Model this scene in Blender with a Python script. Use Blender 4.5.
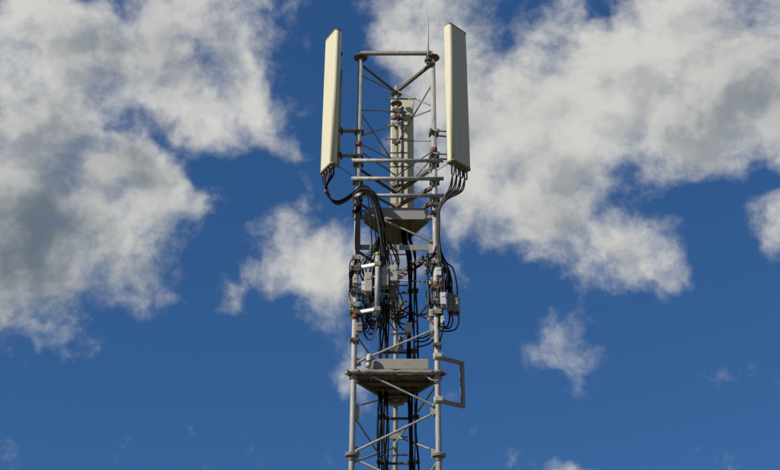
import bpy, bmesh, math, random
from mathutils import Vector, Matrix

for o in list(bpy.data.objects):
    bpy.data.objects.remove(o)
random.seed(7)
scene = bpy.context.scene
col = scene.collection
RAD = math.radians

# ------------------------------------------------------------------ camera
CAM = Vector((0.0, -15.04, 1.6))
PITCH, YAW, ROLL = RAD(27.3), RAD(0.36), RAD(0.35)
FPX = 1083.3                      # focal length in pixels of a 780 px wide picture
Rm = (Matrix.Rotation(YAW, 3, 'Z') @ Matrix.Rotation(RAD(90) + PITCH, 3, 'X') @ Matrix.Rotation(ROLL, 3, 'Z'))
CX, CU, CF = Rm.col[0].copy(), Rm.col[1].copy(), -Rm.col[2].copy()
cd = bpy.data.cameras.new('camera')
cam = bpy.data.objects.new('camera', cd)
col.objects.link(cam)
cam.matrix_world = Matrix.Translation(CAM) @ Rm.to_4x4()
cd.sensor_width = 36.0
cd.lens = 36.0 * FPX / 780.0
cd.clip_end = 6000
scene.camera = cam

# ------------------------------------------------------------------ light
SUN_AZ = RAD(239.5)      # compass style: measured from +Y towards +X
SUN_EL = RAD(34)
SUN_DIR = Vector((math.sin(SUN_AZ) * math.cos(SUN_EL), math.cos(SUN_AZ) * math.cos(SUN_EL), math.sin(SUN_EL)))
sd = bpy.data.lights.new('sun', 'SUN')
sd.energy = 5.0
sd.angle = RAD(0.5)
sd.color = (1.0, 0.95, 0.86)
sun = bpy.data.objects.new('sun', sd)
col.objects.link(sun)
sun.rotation_euler = SUN_DIR.to_track_quat('Z', 'Y').to_euler()
sun.location = SUN_DIR * 60

vs = scene.view_settings
vs.view_transform = 'Standard'
vs.look = 'None'
vs.gamma = 1.0
vs.exposure = 0.0
vs.use_curve_mapping = False

# ------------------------------------------------------------------ sky: Nishita air with broken cumulus
world = bpy.data.worlds.new('World')
scene.world = world
world.use_nodes = True


def sky_nodes():
    nt = world.node_tree
    nt.nodes.clear()

    def px_dir(x, y):
        v = Vector(((x - 390) / FPX, (235 - y) / FPX, 1.0))
        return v.normalized()

    # banks of cloud (positive) and clear air (negative): x, y, rx, ry, tilt in degrees, weight
    lobes = [
        (390, 330, 560, 380, 0, -0.25), (390, 450, 700, 170, 0, -0.30),
        # upper bank
        (125, 20, 230, 130, -5, 0.88), (50, 110, 150, 110, 0, 0.50), (240, 95, 115, 75, 12, 0.66),
        # lower bank and its tongue
        (25, 240, 175, 130, -12, 1.15), (150, 182, 40, 85, -42, 0.75),
        # puff behind the tower
        (328, 254, 112, 66, 15, 0.85), (345, 315, 50, 75, -8, 0.42), (240, 299, 44, 22, 10, 0.52),
        (362, 370, 34, 66, -10, 0.52), (445, 250, 70, 45, 0, 0.40),
        # great bank beside the antennas
        (650, 95, 240, 150, 8, 1.10), (490, 140, 150, 125, 0, 0.75), (540, 225, 130, 70, 12, 0.42),
        (745, 60, 150, 140, 0, 0.40), (638, 268, 66, 58, 15, 0.56), (415, 45, 80, 85, 0, 0.42),
        # small ones
        (788, 220, 52, 44, 0, 1.00), (778, 178, 40, 18, -10, -0.6), (560, 345, 70, 66, -24, 0.30), (567, 476, 36, 22, 0, 1.0),
        (585, 232, 110, 70, 25, 0.46), (640, 250, 34, 60, 10, 0.22),
        # clear gaps
        (545, 300, 90, 26, 8, -0.45), (770, 325, 60, 50, 0, -0.5), (200, 288, 44, 44, 0, -0.45), (620, 345, 60, 60, 0, -0.25), (560, 405, 80, 44, 0, -0.5), (90, 365, 90, 30, 0, -0.4), (400, 300, 60, 50, 0, -0.3),
        (345, 100, 62, 170, -14, -0.75), (232, 168, 110, 32, 10, -0.45), (225, 250, 60, 50, 0, -0.35), (262, 285, 22, 30, 0, -0.3), (40, 410, 130, 60, 0, -0.5), (380, 280, 40, 40, 0, -0.2),
        (528, 25, 60, 55, 10, -0.62), (612, 2, 32, 24, 0, -0.7), (730, 225, 90, 60, -22, -0.85),
        (628, 212, 30, 40, 20, -0.40), (85, 8, 70, 32, 10, -0.55), (196, 46, 34, 30, 0, -0.48), (282, 55, 34, 62, -10, -0.42), (252, 48, 24, 22, 0, -0.3), (150, 138, 80, 24, 28, -0.42), (28, 50, 44, 36, 0, -0.28), (600, 130, 50, 40, 0, -0.25), (455, 185, 50, 40, 0, -0.2), (104, 128, 34, 28, -40, -0.5), (116, 196, 26, 28, 0, -0.15),
    ]
    N, L = nt.nodes, nt.links

    def vmath(op, a, b=None, c=None):
        m = N.new('ShaderNodeVectorMath')
        m.operation = op
        for i, v in enumerate((a, b, c)):
            if v is None:
                continue
            if isinstance(v, (tuple, Vector)):
                m.inputs[i].default_value = v
            else:
                L.new(v, m.inputs[i])
        return m.outputs['Value'] if op in ('DOT_PRODUCT', 'LENGTH') else m.outputs[0]

    def fmath(op, a, b=None, c=None):
        m = N.new('ShaderNodeMath')
        m.operation = op
        for i, v in enumerate((a, b, c)):
            if v is None:
                continue
            if isinstance(v, (int, float)):
                m.inputs[i].default_value = v
            else:
                L.new(v, m.inputs[i])
        return m.outputs[0]

    def mrange(v, a, b, c, d, smooth=True):
        mr = N.new('ShaderNodeMapRange')
        mr.interpolation_type = 'SMOOTHSTEP' if smooth else 'LINEAR'
        for k, x in zip(('From Min', 'From Max', 'To Min', 'To Max'), (a, b, c, d)):
            mr.inputs[k].default_value = x
        L.new(v, mr.inputs['Value'])
        return mr.outputs[0]

    def noise(vec, scale, detail, rough, out='Fac'):
        n = N.new('ShaderNodeTexNoise')
        n.inputs['Scale'].default_value = scale
        n.inputs['Detail'].default_value = detail
        n.inputs['Roughness'].default_value = rough
        L.new(vec, n.inputs['Vector'])
        return n.outputs[out]

    out = N.new('ShaderNodeOutputWorld')
    bg = N.new('ShaderNodeBackground')
    bg.inputs['Strength'].default_value = 0.05
    L.new(bg.outputs[0], out.inputs['Surface'])
    sky = N.new('ShaderNodeTexSky')
    sky.sky_type = 'NISHITA'
    sky.sun_disc = False
    sky.sun_elevation = SUN_EL
    sky.sun_rotation = SUN_AZ
    sky.altitude = 600
    sky.air_density = 1.0
    sky.dust_density = 0.2
    sky.ozone_density = 3.0
    tint = N.new('ShaderNodeMix'); tint.data_type = 'RGBA'; tint.blend_type = 'MULTIPLY'
    tint.inputs['Factor'].default_value = 1.0
    # softer fall-off from horizon to zenith, as the film shows it
    gam = N.new('ShaderNodeGamma'); gam.inputs['Gamma'].default_value = 0.50
    L.new(sky.outputs[0], gam.inputs['Color'])
    L.new(gam.outputs[0], tint.inputs['A'])
    tint.inputs['B'].default_value = SKY_TINT

    # direction, turned so that the banks can be given by azimuth and height
    tc = N.new('ShaderNodeTexCoord')
    comp = N.new('ShaderNodeCombineXYZ')
    for i, ax in enumerate((CX, CU, CF)):
        L.new(vmath('DOT_PRODUCT', tc.outputs['Generated'], ax), comp.inputs[i])
    dr = comp.outputs[0]
    warp = vmath('SUBTRACT', noise(dr, 8.0, 4.0, 0.62, 'Color'), (0.5, 0.5, 0.5))
    sx = N.new('ShaderNodeSeparateXYZ'); L.new(warp, sx.inputs[0]); warp_x = sx.outputs[0]
    wv = vmath('MULTIPLY_ADD', warp, (0.08, 0.08, 0.08), dr)
    def banks(lobes, acc=None):
      for (x, y, rx, ry, tilt, w) in lobes:
        mp = N.new('ShaderNodeMapping'); mp.vector_type = 'TEXTURE'
        mp.inputs['Location'].default_value = px_dir(x, y)
        mp.inputs['Rotation'].default_value = (0, 0, -RAD(tilt))
        mp.inputs['Scale'].default_value = (rx / FPX, ry / FPX, 0.6)
        # evaluated one after the other, so that the shader keeps few values at a time
        L.new(wv if acc is None else vmath('MULTIPLY_ADD', acc, (1e-9, 1e-9, 1e-9), wv), mp.inputs['Vector'])
        gr = N.new('ShaderNodeTexGradient'); gr.gradient_type = 'SPHERICAL'
        L.new(mp.outputs[0], gr.inputs['Vector'])
        acc = fmath('MULTIPLY_ADD', gr.outputs['Fac'], w, acc if acc is not None else 0.0)
      return acc

    acc = banks(lobes, fmath('MULTIPLY_ADD', warp_x, 1e-9, -0.20))
    # shading painted into the clouds: grey where banks are thick, negative brightens
    deep_shade = banks([(25, 240, 260, 200, -10, 1.0), (800, 115, 150, 120, 0, 0.75), (650, 50, 130, 90, 0, -0.35), (170, 40, 150, 70, 0, 0.35), (560, 215, 130, 70, 0, 0.4)], fmath('MULTIPLY', acc, 1e-6))
    bank = mrange(acc, -0.9, 0.85, -0.85, 0.80, False)
    wide = vmath('MULTIPLY_ADD', warp, (0.035, 0.035, 0.035), dr)
    n0 = noise(wide, 15.0, 13.0, 0.60)
    na = noise(wide, 15.0, 5.0, 0.54)
    n1 = noise(vmath('ADD', wide, (-0.012, 0.018, 0.0)), 15.0, 5.0, 0.54)
    d0 = fmath('ADD', fmath('MULTIPLY_ADD', n0, 2.6, -1.30), bank)
    cover = mrange(d0, -0.34, 0.62, 0.0, 0.985)
    relief = mrange(fmath('SUBTRACT', na, n1), -0.16, 0.16, -0.5, 0.5)
    core = mrange(acc, 0.10, 0.95, 0.0, 1.0)
    thick = mrange(fmath('ADD', fmath('MULTIPLY_ADD', fmath('MULTIPLY_ADD', n0, 0.35, fmath('MULTIPLY', na, 0.65)), 1.9, -0.95), bank), 0.10, 0.80, 0.0, 1.0)
    big = mrange(noise(dr, 6.0, 3.0, 0.5), 0.35, 0.65, -0.5, 0.5)
    shade = fmath('MULTIPLY_ADD', core, 0.20, fmath('MULTIPLY_ADD', thick, 0.26, fmath('MULTIPLY', deep_shade, 0.60)))
    fac = fmath('SUBTRACT', fmath('MULTIPLY_ADD', relief, 0.46, 1.02), shade)
    fac = fmath('MULTIPLY_ADD', big, -0.22, fac)
    lit = N.new('ShaderNodeMix'); lit.data_type = 'RGBA'
    lit.inputs['A'].default_value = CLOUD_SHADE
    lit.inputs['B'].default_value = CLOUD_LIT
    L.new(mrange(fac, -0.15, 1.02, 0.0, 1.0, True), lit.inputs['Factor'])
    mix = N.new('ShaderNodeMix'); mix.data_type = 'RGBA'
    L.new(cover, mix.inputs['Factor'])
    L.new(tint.outputs['Result'], mix.inputs['A'])
    L.new(lit.outputs['Result'], mix.inputs['B'])
    L.new(mix.outputs['Result'], bg.inputs['Color'])
    world.cycles.sampling_method = 'MANUAL'
    world.cycles.sample_map_resolution = 512


SKY_TINT = (0.63, 1.54, 2.98, 1)
CLOUD_LIT = (12.8, 12.7, 12.1, 1)
CLOUD_SHADE = (2.7, 3.4, 4.3, 1)
sky_nodes()

# ------------------------------------------------------------------ measuring helpers (camera survey of the tower)
def proj(p):
    v = Vector(p) - CAM
    d = v.dot(CF)
    return 390 + FPX * v.dot(CX) / d, 235 - FPX * v.dot(CU) / d


def at(px, py, Y):
    d = CF + CX * ((px - 390) / FPX) + CU * ((235 - py) / FPX)
    k = (Y - CAM.y) / d.y
    return CAM + d * k


def zat(x, y, py):
    lo, hi = -10.0, 30.0
    for _ in range(50):
        m = (lo + hi) / 2
        if proj((x, y, m))[1] > py:
            lo = m
        else:
            hi = m
    return (lo + hi) / 2


# ------------------------------------------------------------------ materials
def mat(name, base, rough=0.5, metal=0.0, var=0.12, scale=14.0, dirt=None, dirt_amt=0.5, bump=0.0, spec=0.5, streak=None):
    m = bpy.data.materials.new(name)
    m.use_nodes = True
    nt = m.node_tree
    b = nt.nodes['Principled BSDF']
    b.inputs['Roughness'].default_value = rough
    b.inputs['Metallic'].default_value = metal
    b.inputs['Specular IOR Level'].default_value = spec
    tc = nt.nodes.new('ShaderNodeTexCoord')
    mp = nt.nodes.new('ShaderNodeMapping')
    nt.links.new(tc.outputs['Object'], mp.inputs['Vector'])
    if streak:
        mp.inputs['Scale'].default_value = streak
    n = nt.nodes.new('ShaderNodeTexNoise')
    n.inputs['Scale'].default_value = scale
    n.inputs['Detail'].default_value = 6
    n.inputs['Roughness'].default_value = 0.65
    nt.links.new(mp.outputs[0], n.inputs['Vector'])
    r = nt.nodes.new('ShaderNodeValToRGB')
    r.color_ramp.elements[0].position = 0.3
    r.color_ramp.elements[1].position = 0.7
    r.color_ramp.elements[0].color = tuple(c * (1 - var) for c in base) + (1,)
    r.color_ramp.elements[1].color = tuple(min(1, c * (1 + var)) for c in base) + (1,)
    nt.links.new(n.outputs['Fac'], r.inputs['Fac'])
    last = r.outputs['Color']
    if dirt:
        n2 = nt.nodes.new('ShaderNodeTexNoise')
        n2.inputs['Scale'].default_value = scale * 0.37
        n2.inputs['Detail'].default_value = 8
        n2.inputs['Roughness'].default_value = 0.7
        nt.links.new(mp.outputs[0], n2.inputs['Vector'])
        r2 = nt.nodes.new('ShaderNodeMapRange')
        r2.inputs['From Min'].default_value = 0.5
        r2.inputs['From Max'].default_value = 0.72
        r2.inputs['To Max'].default_value = dirt_amt
        nt.links.new(n2.outputs['Fac'], r2.inputs['Value'])
        mx = nt.nodes.new('ShaderNodeMix'); mx.data_type = 'RGBA'
        nt.links.new(r2.outputs[0], mx.inputs['Factor'])
        nt.links.new(last, mx.inputs['A'])
        mx.inputs['B'].default_value = tuple(dirt) + (1,)
        last = mx.outputs['Result']
    nt.links.new(last, b.inputs['Base Color'])
    rr = nt.nodes.new('ShaderNodeMapRange')
    rr.inputs['To Min'].default_value = max(0.05, rough - 0.12)
    rr.inputs['To Max'].default_value = min(1, rough + 0.12)
    nt.links.new(n.outputs['Fac'], rr.inputs['Value'])
    nt.links.new(rr.outputs[0], b.inputs['Roughness'])
    if bump:
        bp = nt.nodes.new('ShaderNodeBump')
        bp.inputs['Strength'].default_value = bump
        bp.inputs['Distance'].default_value = 0.004
        nt.links.new(n.outputs['Fac'], bp.inputs['Height'])
        nt.links.new(bp.outputs[0], b.inputs['Normal'])
    return m


M = {
    'galv': mat('galvanised_steel', (0.33, 0.325, 0.305), 0.6, 0.1, 0.28, 22, (0.20, 0.155, 0.11), 0.75, 0.2, 0.4, (1, 1, 0.3)),
    'brace': mat('brace_steel', (0.25, 0.235, 0.20), 0.65, 0.1, 0.25, 20, (0.17, 0.13, 0.09), 0.7, 0.2),
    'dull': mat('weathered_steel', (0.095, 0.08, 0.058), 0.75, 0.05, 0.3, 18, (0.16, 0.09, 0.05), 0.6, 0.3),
    'deck': mat('platform_deck', (0.15, 0.125, 0.085), 0.8, 0.0, 0.3, 9, (0.09, 0.06, 0.035), 0.7, 0.4),
    'fascia': mat('kick_plate', (0.27, 0.26, 0.235), 0.6, 0.1, 0.12, 9, (0.28, 0.24, 0.18), 0.5, 0.1),
    'pink': mat('pale_panel', (0.30, 0.265, 0.23), 0.6, 0.0, 0.12, 7, (0.22, 0.19, 0.16), 0.4, 0.05),
    'radome': mat('radome_fibreglass', (0.59, 0.555, 0.39), 0.6, 0.0, 0.03, 4, (0.44, 0.39, 0.26), 0.5, 0.0, 0.2, (5, 5, 0.3)),
    'cap': mat('antenna_end_cap', (0.20, 0.18, 0.11), 0.6, 0.0, 0.1, 12),
    'cable': mat('black_cable_sheath', (0.0055, 0.0055, 0.0065), 0.6, 0.0, 0.3, 30, spec=0.14),
    'cable_grey': mat('grey_cable_sheath', (0.075, 0.072, 0.065), 0.6, 0.0, 0.3, 30, spec=0.2),
    'unit': mat('radio_unit_casing', (0.38, 0.36, 0.30), 0.5, 0.0, 0.06, 10, (0.36, 0.33, 0.26), 0.4),
    'unit_grey': mat('grey_unit_casing', (0.20, 0.19, 0.165), 0.5, 0.0, 0.08, 10, (0.18, 0.16, 0.13), 0.5),
    'white': mat('white_plastic', (0.56, 0.55, 0.52), 0.45, 0.0, 0.05, 12, (0.5, 0.47, 0.42), 0.4),
    'red': mat('red_oxide_tape', (0.24, 0.085, 0.05), 0.6, 0.0, 0.2, 25),
    'lime': mat('yellow_green_cap', (0.26, 0.28, 0.06), 0.5, 0.0, 0.1, 20),
    'alu': mat('aluminium_rod', (0.38, 0.38, 0.38), 0.5, 0.1, 0.06, 20),
    'rubber': mat('dark_rubber', (0.03, 0.028, 0.024), 0.6, 0.0, 0.3, 20),
    'concrete': mat('concrete', (0.36, 0.35, 0.33), 0.85, 0.0, 0.15, 6, (0.22, 0.21, 0.19), 0.6, 0.5),
    'grass': mat('dry_grass_ground', (0.125, 0.105, 0.055), 0.95, 0.0, 0.35, 0.6, (0.13, 0.10, 0.06), 0.6, 0.3),
}


# ------------------------------------------------------------------ mesh helpers
class MB:
    def __init__(self):
        self.v, self.f, self.s = [], [], []

    def add(self, vs, fs, smooth=False):
        b = len(self.v)
        self.v += [Vector(p) for p in vs]
        self.f += [tuple(i + b for i in f) for f in fs]
        self.s += [smooth] * len(fs)
        return self

    def box(self, c, size, rot=None, ch=0.0):
        bm = bmesh.new()
        bmesh.ops.create_cube(bm, size=1.0)
        for v in bm.verts:
            v.co = Vector((v.co.x * size[0], v.co.y * size[1], v.co.z * size[2]))
        if ch:
            bmesh.ops.bevel(bm, geom=bm.edges[:], offset=ch, segments=2, affect='EDGES', profile=0.6)
        R_ = rot or Matrix.Identity(3)
        c = Vector(c)
        bm.verts.index_update()
        self.add([c + R_ @ v.co for v in bm.verts], [[v.index for v in f.verts] for f in bm.faces])
        bm.free()
        return self

    def bar(self, p0, p1, w, h, up=(0, 0, 1), ch=0.0):
        p0, p1 = Vector(p0), Vector(p1)
        y = (p1 - p0)
        ln = y.length
        y.normalize()
        up = Vector(up)
        x = y.cross(up)
        if x.length < 1e-4:
            x = y.cross(Vector((1, 0, 0)))
        x.normalize()
        z = x.cross(y)
        return self.box((p0 + p1) / 2, (w, ln, h), Matrix((x, y, z)).transposed(), ch)

    def angle(self, p0, p1, w, t, up=(0, 0, 1), flip=1):
        """L-section profile between two points"""
        p0, p1 = Vector(p0), Vector(p1)
        y = (p1 - p0).normalized()
        x = y.cross(Vector(up))
        if x.length < 1e-4:
            x = y.cross(Vector((1, 0, 0)))
        x.normalize()
        z = x.cross(y)
        pr = [(0, 0), (w * flip, 0), (w * flip, t), (t * flip, t), (t * flip, w), (0, w)]
        vs = [p + x * (a - w * flip / 2) + z * (b - w / 2) for p in (p0, p1) for a, b in pr]
        n = len(pr)
        fs = [(i, (i + 1) % n, n + (i + 1) % n, n + i) for i in range(n)]
        fs += [tuple(range(n))[::-1], tuple(range(n, 2 * n))]
        return self.add(vs, fs)

    def tube(self, pts, r, n=8, caps=True, smooth=True):
        pts = [Vector(p) for p in pts]
        rs = r if isinstance(r, (list, tuple)) else [r] * len(pts)
        t0 = (pts[1] - pts[0]).normalized()
        a = t0.orthogonal().normalized()
        rings = []
        for i, p in enumerate(pts):
            t = (pts[min(i + 1, len(pts) - 1)] - pts[max(i - 1, 0)]).normalized()
            a = (a - t * a.dot(t))
            if a.length < 1e-5:
                a = t.orthogonal()
            a.normalize()
            b = t.cross(a)
            rings.append([p + (a * math.cos(2 * math.pi * k / n) + b * math.sin(2 * math.pi * k / n)) * rs[i] for k in range(n)])
        vs = [q for rg in rings for q in rg]
        fs = [(i * n + k, i * n + (k + 1) % n, (i + 1) * n + (k + 1) % n, (i + 1) * n + k) for i in range(len(pts) - 1) for k in range(n)]
        self.add(vs, fs, smooth)
        if caps:
            m = len(pts) - 1
            b = len(self.v) - len(vs)
            self.f += [tuple(b + k for k in range(n))[::-1], tuple(b + m * n + k for k in range(n))]
            self.s += [False, False]
        return self

    def cyl(self, p0, p1, r, n=12):
        return self.tube([p0, p1], r, n)

    def prism(self, poly, z0, z1, smooth=False):
        n = len(poly)
        vs = [(x, y, z0) for x, y in poly] + [(x, y, z1) for x, y in poly]
        self.add(vs, [(i, (i + 1) % n, n + (i + 1) % n, n + i) for i in range(n)], smooth)
        for i in range(n):      # the flats stay flat, only the rounded corners are smooth
            if (Vector(poly[i]) - Vector(poly[(i + 1) % n])).length > 0.05:
                self.s[len(self.s) - n + i] = False
        b = len(self.v) - 2 * n
        self.f += [tuple(b + i for i in range(n))[::-1], tuple(b + n + i for i in range(n))]
        self.s += [False, False]
        return self

    def build(self, name, material, parent=None):
        org = Vector((0, 0, 0))
        if parent is None:
            zs = min(self.v, key=lambda p: p.z).z
            org = sum(self.v, Vector()) / len(self.v)
            org.z = zs
        else:
            q = parent
            while q is not None:
                org += q.location
                q = q.parent
        me = bpy.data.meshes.new(name)
        me.from_pydata([tuple(p - org) for p in self.v], [], self.f)
        me.polygons.foreach_set('use_smooth', self.s)
        me.materials.append(M[material])
        me.update()
        bm = bmesh.new(); bm.from_mesh(me)
        bmesh.ops.recalc_face_normals(bm, faces=bm.faces[:])
        bm.to_mesh(me); bm.free()
        o = bpy.data.objects.new(name, me)
        col.objects.link(o)
        if parent is None:
            o.location = org
        else:
            o.parent = parent
        return o


def tag(o, label=None, cat=None, group=None, kind=None):
    for k, v in (('label', label), ('category', cat), ('group', group), ('kind', kind)):
        if v:
            o[k] = v
    return o


def empty(name, loc, label, cat, group=None):
    o = bpy.data.objects.new(name, None)
    o.empty_display_size = 0.2
    col.objects.link(o)
    o.location = loc
    return tag(o, label, cat, group)


def spline(pts, step=6):
    pts = [Vector(p) for p in pts]
    P = [pts[0] * 2 - pts[1]] + pts + [pts[-1] * 2 - pts[-2]]
    out = []
    for i in range(1, len(P) - 2):
        a, b, c, d = P[i - 1:i + 3]
        for k in range(step):
            t = k / step
            out.append(0.5 * ((2 * b) + (c - a) * t + (2 * a - 5 * b + 4 * c - d) * t * t + (3 * b - a - 3 * c + d) * t ** 3))
    out.append(pts[-1])
    return out


# ------------------------------------------------------------------ ground and foundation
g = MB().add([(-3000, -3000, 0), (3000, -3000, 0), (3000, 3000, 0), (-3000, 3000, 0)], [(0, 1, 2, 3)]).build('ground', 'grass')
tag(g, kind='structure')
fo = MB().box((0, 0, 0.10), (2.4, 2.4, 0.5), None, 0.03).build('concrete_foundation', 'concrete')
tag(fo, 'square concrete base block under the lattice tower', 'foundation')

# ------------------------------------------------------------------ lattice tower
S = 1.2
LEG = {'L': Vector((-S / 2, -S * 0.2887, 0)), 'R': Vector((S / 2, -S * 0.2887, 0)), 'B': Vector((0, S * 0.5774, 0))}
FY = LEG['L'].y
LR = 0.042


def on(leg, py):
    p = LEG[leg].copy()
    p.z = zat(p.x, p.y, py)
    return p


ZTOP = on('L', 58).z
ZJ1 = on('L', 455).z            # flanged joint low in view
ZJ2 = on('B', 318).z            # flanged joint behind the radio units
tower = empty('lattice_tower', (0, 0, 0.35), 'three-legged galvanised steel lattice mast with tubular legs and rod braces', 'mast')

legs = {}
for k in 'LRB':
    p = LEG[k]
    top = ZTOP + (0.16 if k == 'B' else 0.0)
    r = LR if k != 'B' else 0.036
    m = MB().tube([(p.x, p.y, 0.35), (p.x, p.y, top)], r, 20)
    legs[k] = m.build('leg', 'brace' if k == 'B' else 'galv', tower)  # darker steel on the rear leg stands in for the shadow on it
    fl = [(ZJ1, 0.098, 0.016), (0.375, 0.13, 0.02), (ZJ1 - 3.0, 0.098, 0.016)]
    if k == 'B':
        fl += [(ZJ2, 0.085, 0.016), (on('B', 401).z, 0.15, 0.03), (ZTOP + 0.01, 0.10, 0.012), (ZTOP - 0.20, 0.10, 0.012)]
    else:
        fl += [(ZTOP + 0.012, 0.115, 0.012)]
    for (z, fr, ft) in fl:
        f = MB()
        f.tube([(p.x, p.y, z - ft - 0.003), (p.x, p.y, z - 0.003)], fr, 20)
        if z < ZTOP - 0.3:
            f.tube([(p.x, p.y, z + 0.003), (p.x, p.y, z + ft + 0.003)], fr, 20)
            f.tube([(p.x, p.y, z - 0.09), (p.x, p.y, z - ft - 0.002)], [r * 1.02, r * 1.5], 16)
        ob = f.build('flange', 'brace' if z < ZTOP - 0.3 else 'dull', legs[k])
        b = MB()
        for i in range(6):
            a = i * math.pi / 3 + 0.3
            q = Vector((p.x + math.cos(a) * fr * 0.78, p.y + math.sin(a) * fr * 0.78, z))
            b.cyl(q - Vector((0, 0, ft + 0.018)), q + Vector((0, 0, ft + 0.018)), 0.010, 6)
        tag(b.build('flange_bolts', 'brace', legs[k]), kind='stuff')

# climbing pegs through the rear leg
pegs = [on('B', 100).z - 0.275 * i for i in range(0, 27)]
z = pegs[-1]
while z > 1.0:
    z -= 0.55
    pegs.append(z)
for i, z in enumerate(pegs):
    hw = 0.175
    m = MB().cyl((-hw, LEG['B'].y - 0.032, z), (hw, LEG['B'].y - 0.032, z), 0.0125, 8)
    m.cyl((-hw - 0.012, LEG['B'].y - 0.032, z), (-hw, LEG['B'].y - 0.032, z), 0.018, 8)
    m.cyl((hw, LEG['B'].y - 0.032, z), (hw + 0.012, LEG['B'].y - 0.032, z), 0.018, 8)
    m.build('climbing_peg', 'dull', legs['B'])


def rod(a, b, r=0.014, m='brace', off=0.0, name='brace', kind='rod'):
    """member between two points on the legs, stopping at the tube faces, with flattened ends"""
    p, q = on(*a), on(*b)
    d = (q - p).normalized()
    hz = Vector((d.x, d.y, 0)).normalized()
    p = p + hz * 0.030
    q = q - hz * 0.030
    nrm = hz.cross(Vector((0, 0, 1)))
    p += nrm * off
    q += nrm * off
    mb = MB()
    if kind == 'rod':
        e = 0.09
        mb.tube([p + d * e * 0.7, p + d * e, q - d * e, q - d * e * 0.7], [r * 0.6, r, r, r * 0.6], 10)
        mb.bar(p, p + d * e, 0.008, r * 2.3, up=nrm.cross(d))
        mb.bar(q - d * e, q, 0.008, r * 2.3, up=nrm.cross(d))
        mb.cyl(p + d * 0.045 - nrm * 0.02, p + d * 0.045 + nrm * 0.02, 0.011, 6)
        mb.cyl(q - d * 0.045 - nrm * 0.02, q - d * 0.045 + nrm * 0.02, 0.011, 6)
    elif kind == 'angle':
        mb.angle(p, q, r * 3.0, 0.007)
    return mb.build(name, m, tower)


# braces of the two rear faces, top section
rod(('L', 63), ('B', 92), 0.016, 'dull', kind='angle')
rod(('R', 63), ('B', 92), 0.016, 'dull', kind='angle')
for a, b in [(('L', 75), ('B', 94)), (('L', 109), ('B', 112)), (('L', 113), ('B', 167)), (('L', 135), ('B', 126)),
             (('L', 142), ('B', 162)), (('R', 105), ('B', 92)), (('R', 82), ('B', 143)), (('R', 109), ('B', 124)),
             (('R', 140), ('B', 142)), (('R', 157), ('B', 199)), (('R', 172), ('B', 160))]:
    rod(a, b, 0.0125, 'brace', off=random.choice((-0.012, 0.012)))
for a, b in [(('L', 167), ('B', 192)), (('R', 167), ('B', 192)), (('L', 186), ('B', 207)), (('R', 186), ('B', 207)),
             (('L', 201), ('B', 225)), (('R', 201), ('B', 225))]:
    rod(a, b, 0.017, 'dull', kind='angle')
# middle section
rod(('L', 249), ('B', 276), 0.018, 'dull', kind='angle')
for a, b in [(('L', 214), ('B', 250)), (('R', 214), ('B', 250)), (('R', 282), ('B', 281)), (('L', 333), ('B', 389)), (('L', 323), ('B', 318)),
             (('R', 322), ('B', 306)), (('R', 294), ('B', 349)), (('L', 268), ('B', 330)), (('L', 320), ('B', 281))]:
    rod(a, b, 0.013, 'brace', off=random.choice((-0.012, 0.012)))
rod(('L', 210), ('R', 243), 0.014, 'galv', off=0.02)
rod(('L', 363), ('R', 330), 0.017, 'galv', off=0.02)
# lower section
rod(('L', 369), ('R', 407), 0.015, 'galv', off=0.02)
rod(('L', 452), ('R', 413), 0.017, 'galv', off=0.02)
rod(('L', 459), ('R', 498), 0.017, 'galv', off=0.02)
for a, b in [(('L', 406), ('B', 396)), (('L', 416), ('B', 478)), (('R', 451), ('B', 437)), (('R', 385), ('B', 442)),
             (('R', 461), ('B', 522)), (('L', 462), ('B', 448))]:
    rod(a, b, 0.014, 'brace')
# below the frame the lattice goes on to the ground in the same rhythm
zz = on('L', 470).z - 0.05
LZ = [zz - i * 0.62 for i in range(int((zz - 0.5) / 0.62) + 1)]
for i in range(len(LZ) - 1):
    for a, b in (('L', 'R'), ('R', 'B'), ('B', 'L')):
        p, q = (a, b) if i % 2 else (b, a)
        P0 = LEG[p].copy(); P0.z = LZ[i]
        Q0 = LEG[q].copy(); Q0.z = LZ[i + 1]
        d = (Q0 - P0).normalized()
        MB().tube([P0 + d * 0.03, Q0 - d * 0.03], 0.015, 10).build('brace', 'brace', tower)

# top bar, and the crossbars that the antennas are clamped to
a, b = on('L', 55), on('R', 55)
MB().bar(a + Vector((-0.05, 0, 0.035)), b + Vector((0.0, 0, 0.035)), 0.07, 0.05, ch=0.004).build('top_bar', 'galv', tower)


def leg_clamp(leg, z, parent, m='dull', w=0.16, h=0.055, front=0.065, name='clamp'):
    p = LEG[leg]
    mb = MB()
    mb.box((p.x, p.y - front, z), (w, 0.03, h), None, 0.004)
    mb.box((p.x, p.y + 0.060, z), (w, 0.022, h), None, 0.004)
    for s in (-1, 1):
        mb.cyl((p.x + s * w * 0.40, p.y - front - 0.035, z), (p.x + s * w * 0.40, p.y + 0.095, z), 0.010, 6)
    return mb.build(name, m, parent)


for py in (160.5, 178.5, 195.5):
    a, b = on('L', py), on('R', py)
    z = a.z
    y = FY - 0.095
    zz_ = zat(-0.6, y, py)
    cb = MB().tube([(-0.70, y, zz_), (0.74, y, zz_)], 0.030, 14).build('crossbar', 'galv', tower)
    for k in 'LR':
        leg_clamp(k, zz_, cb)

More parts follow.
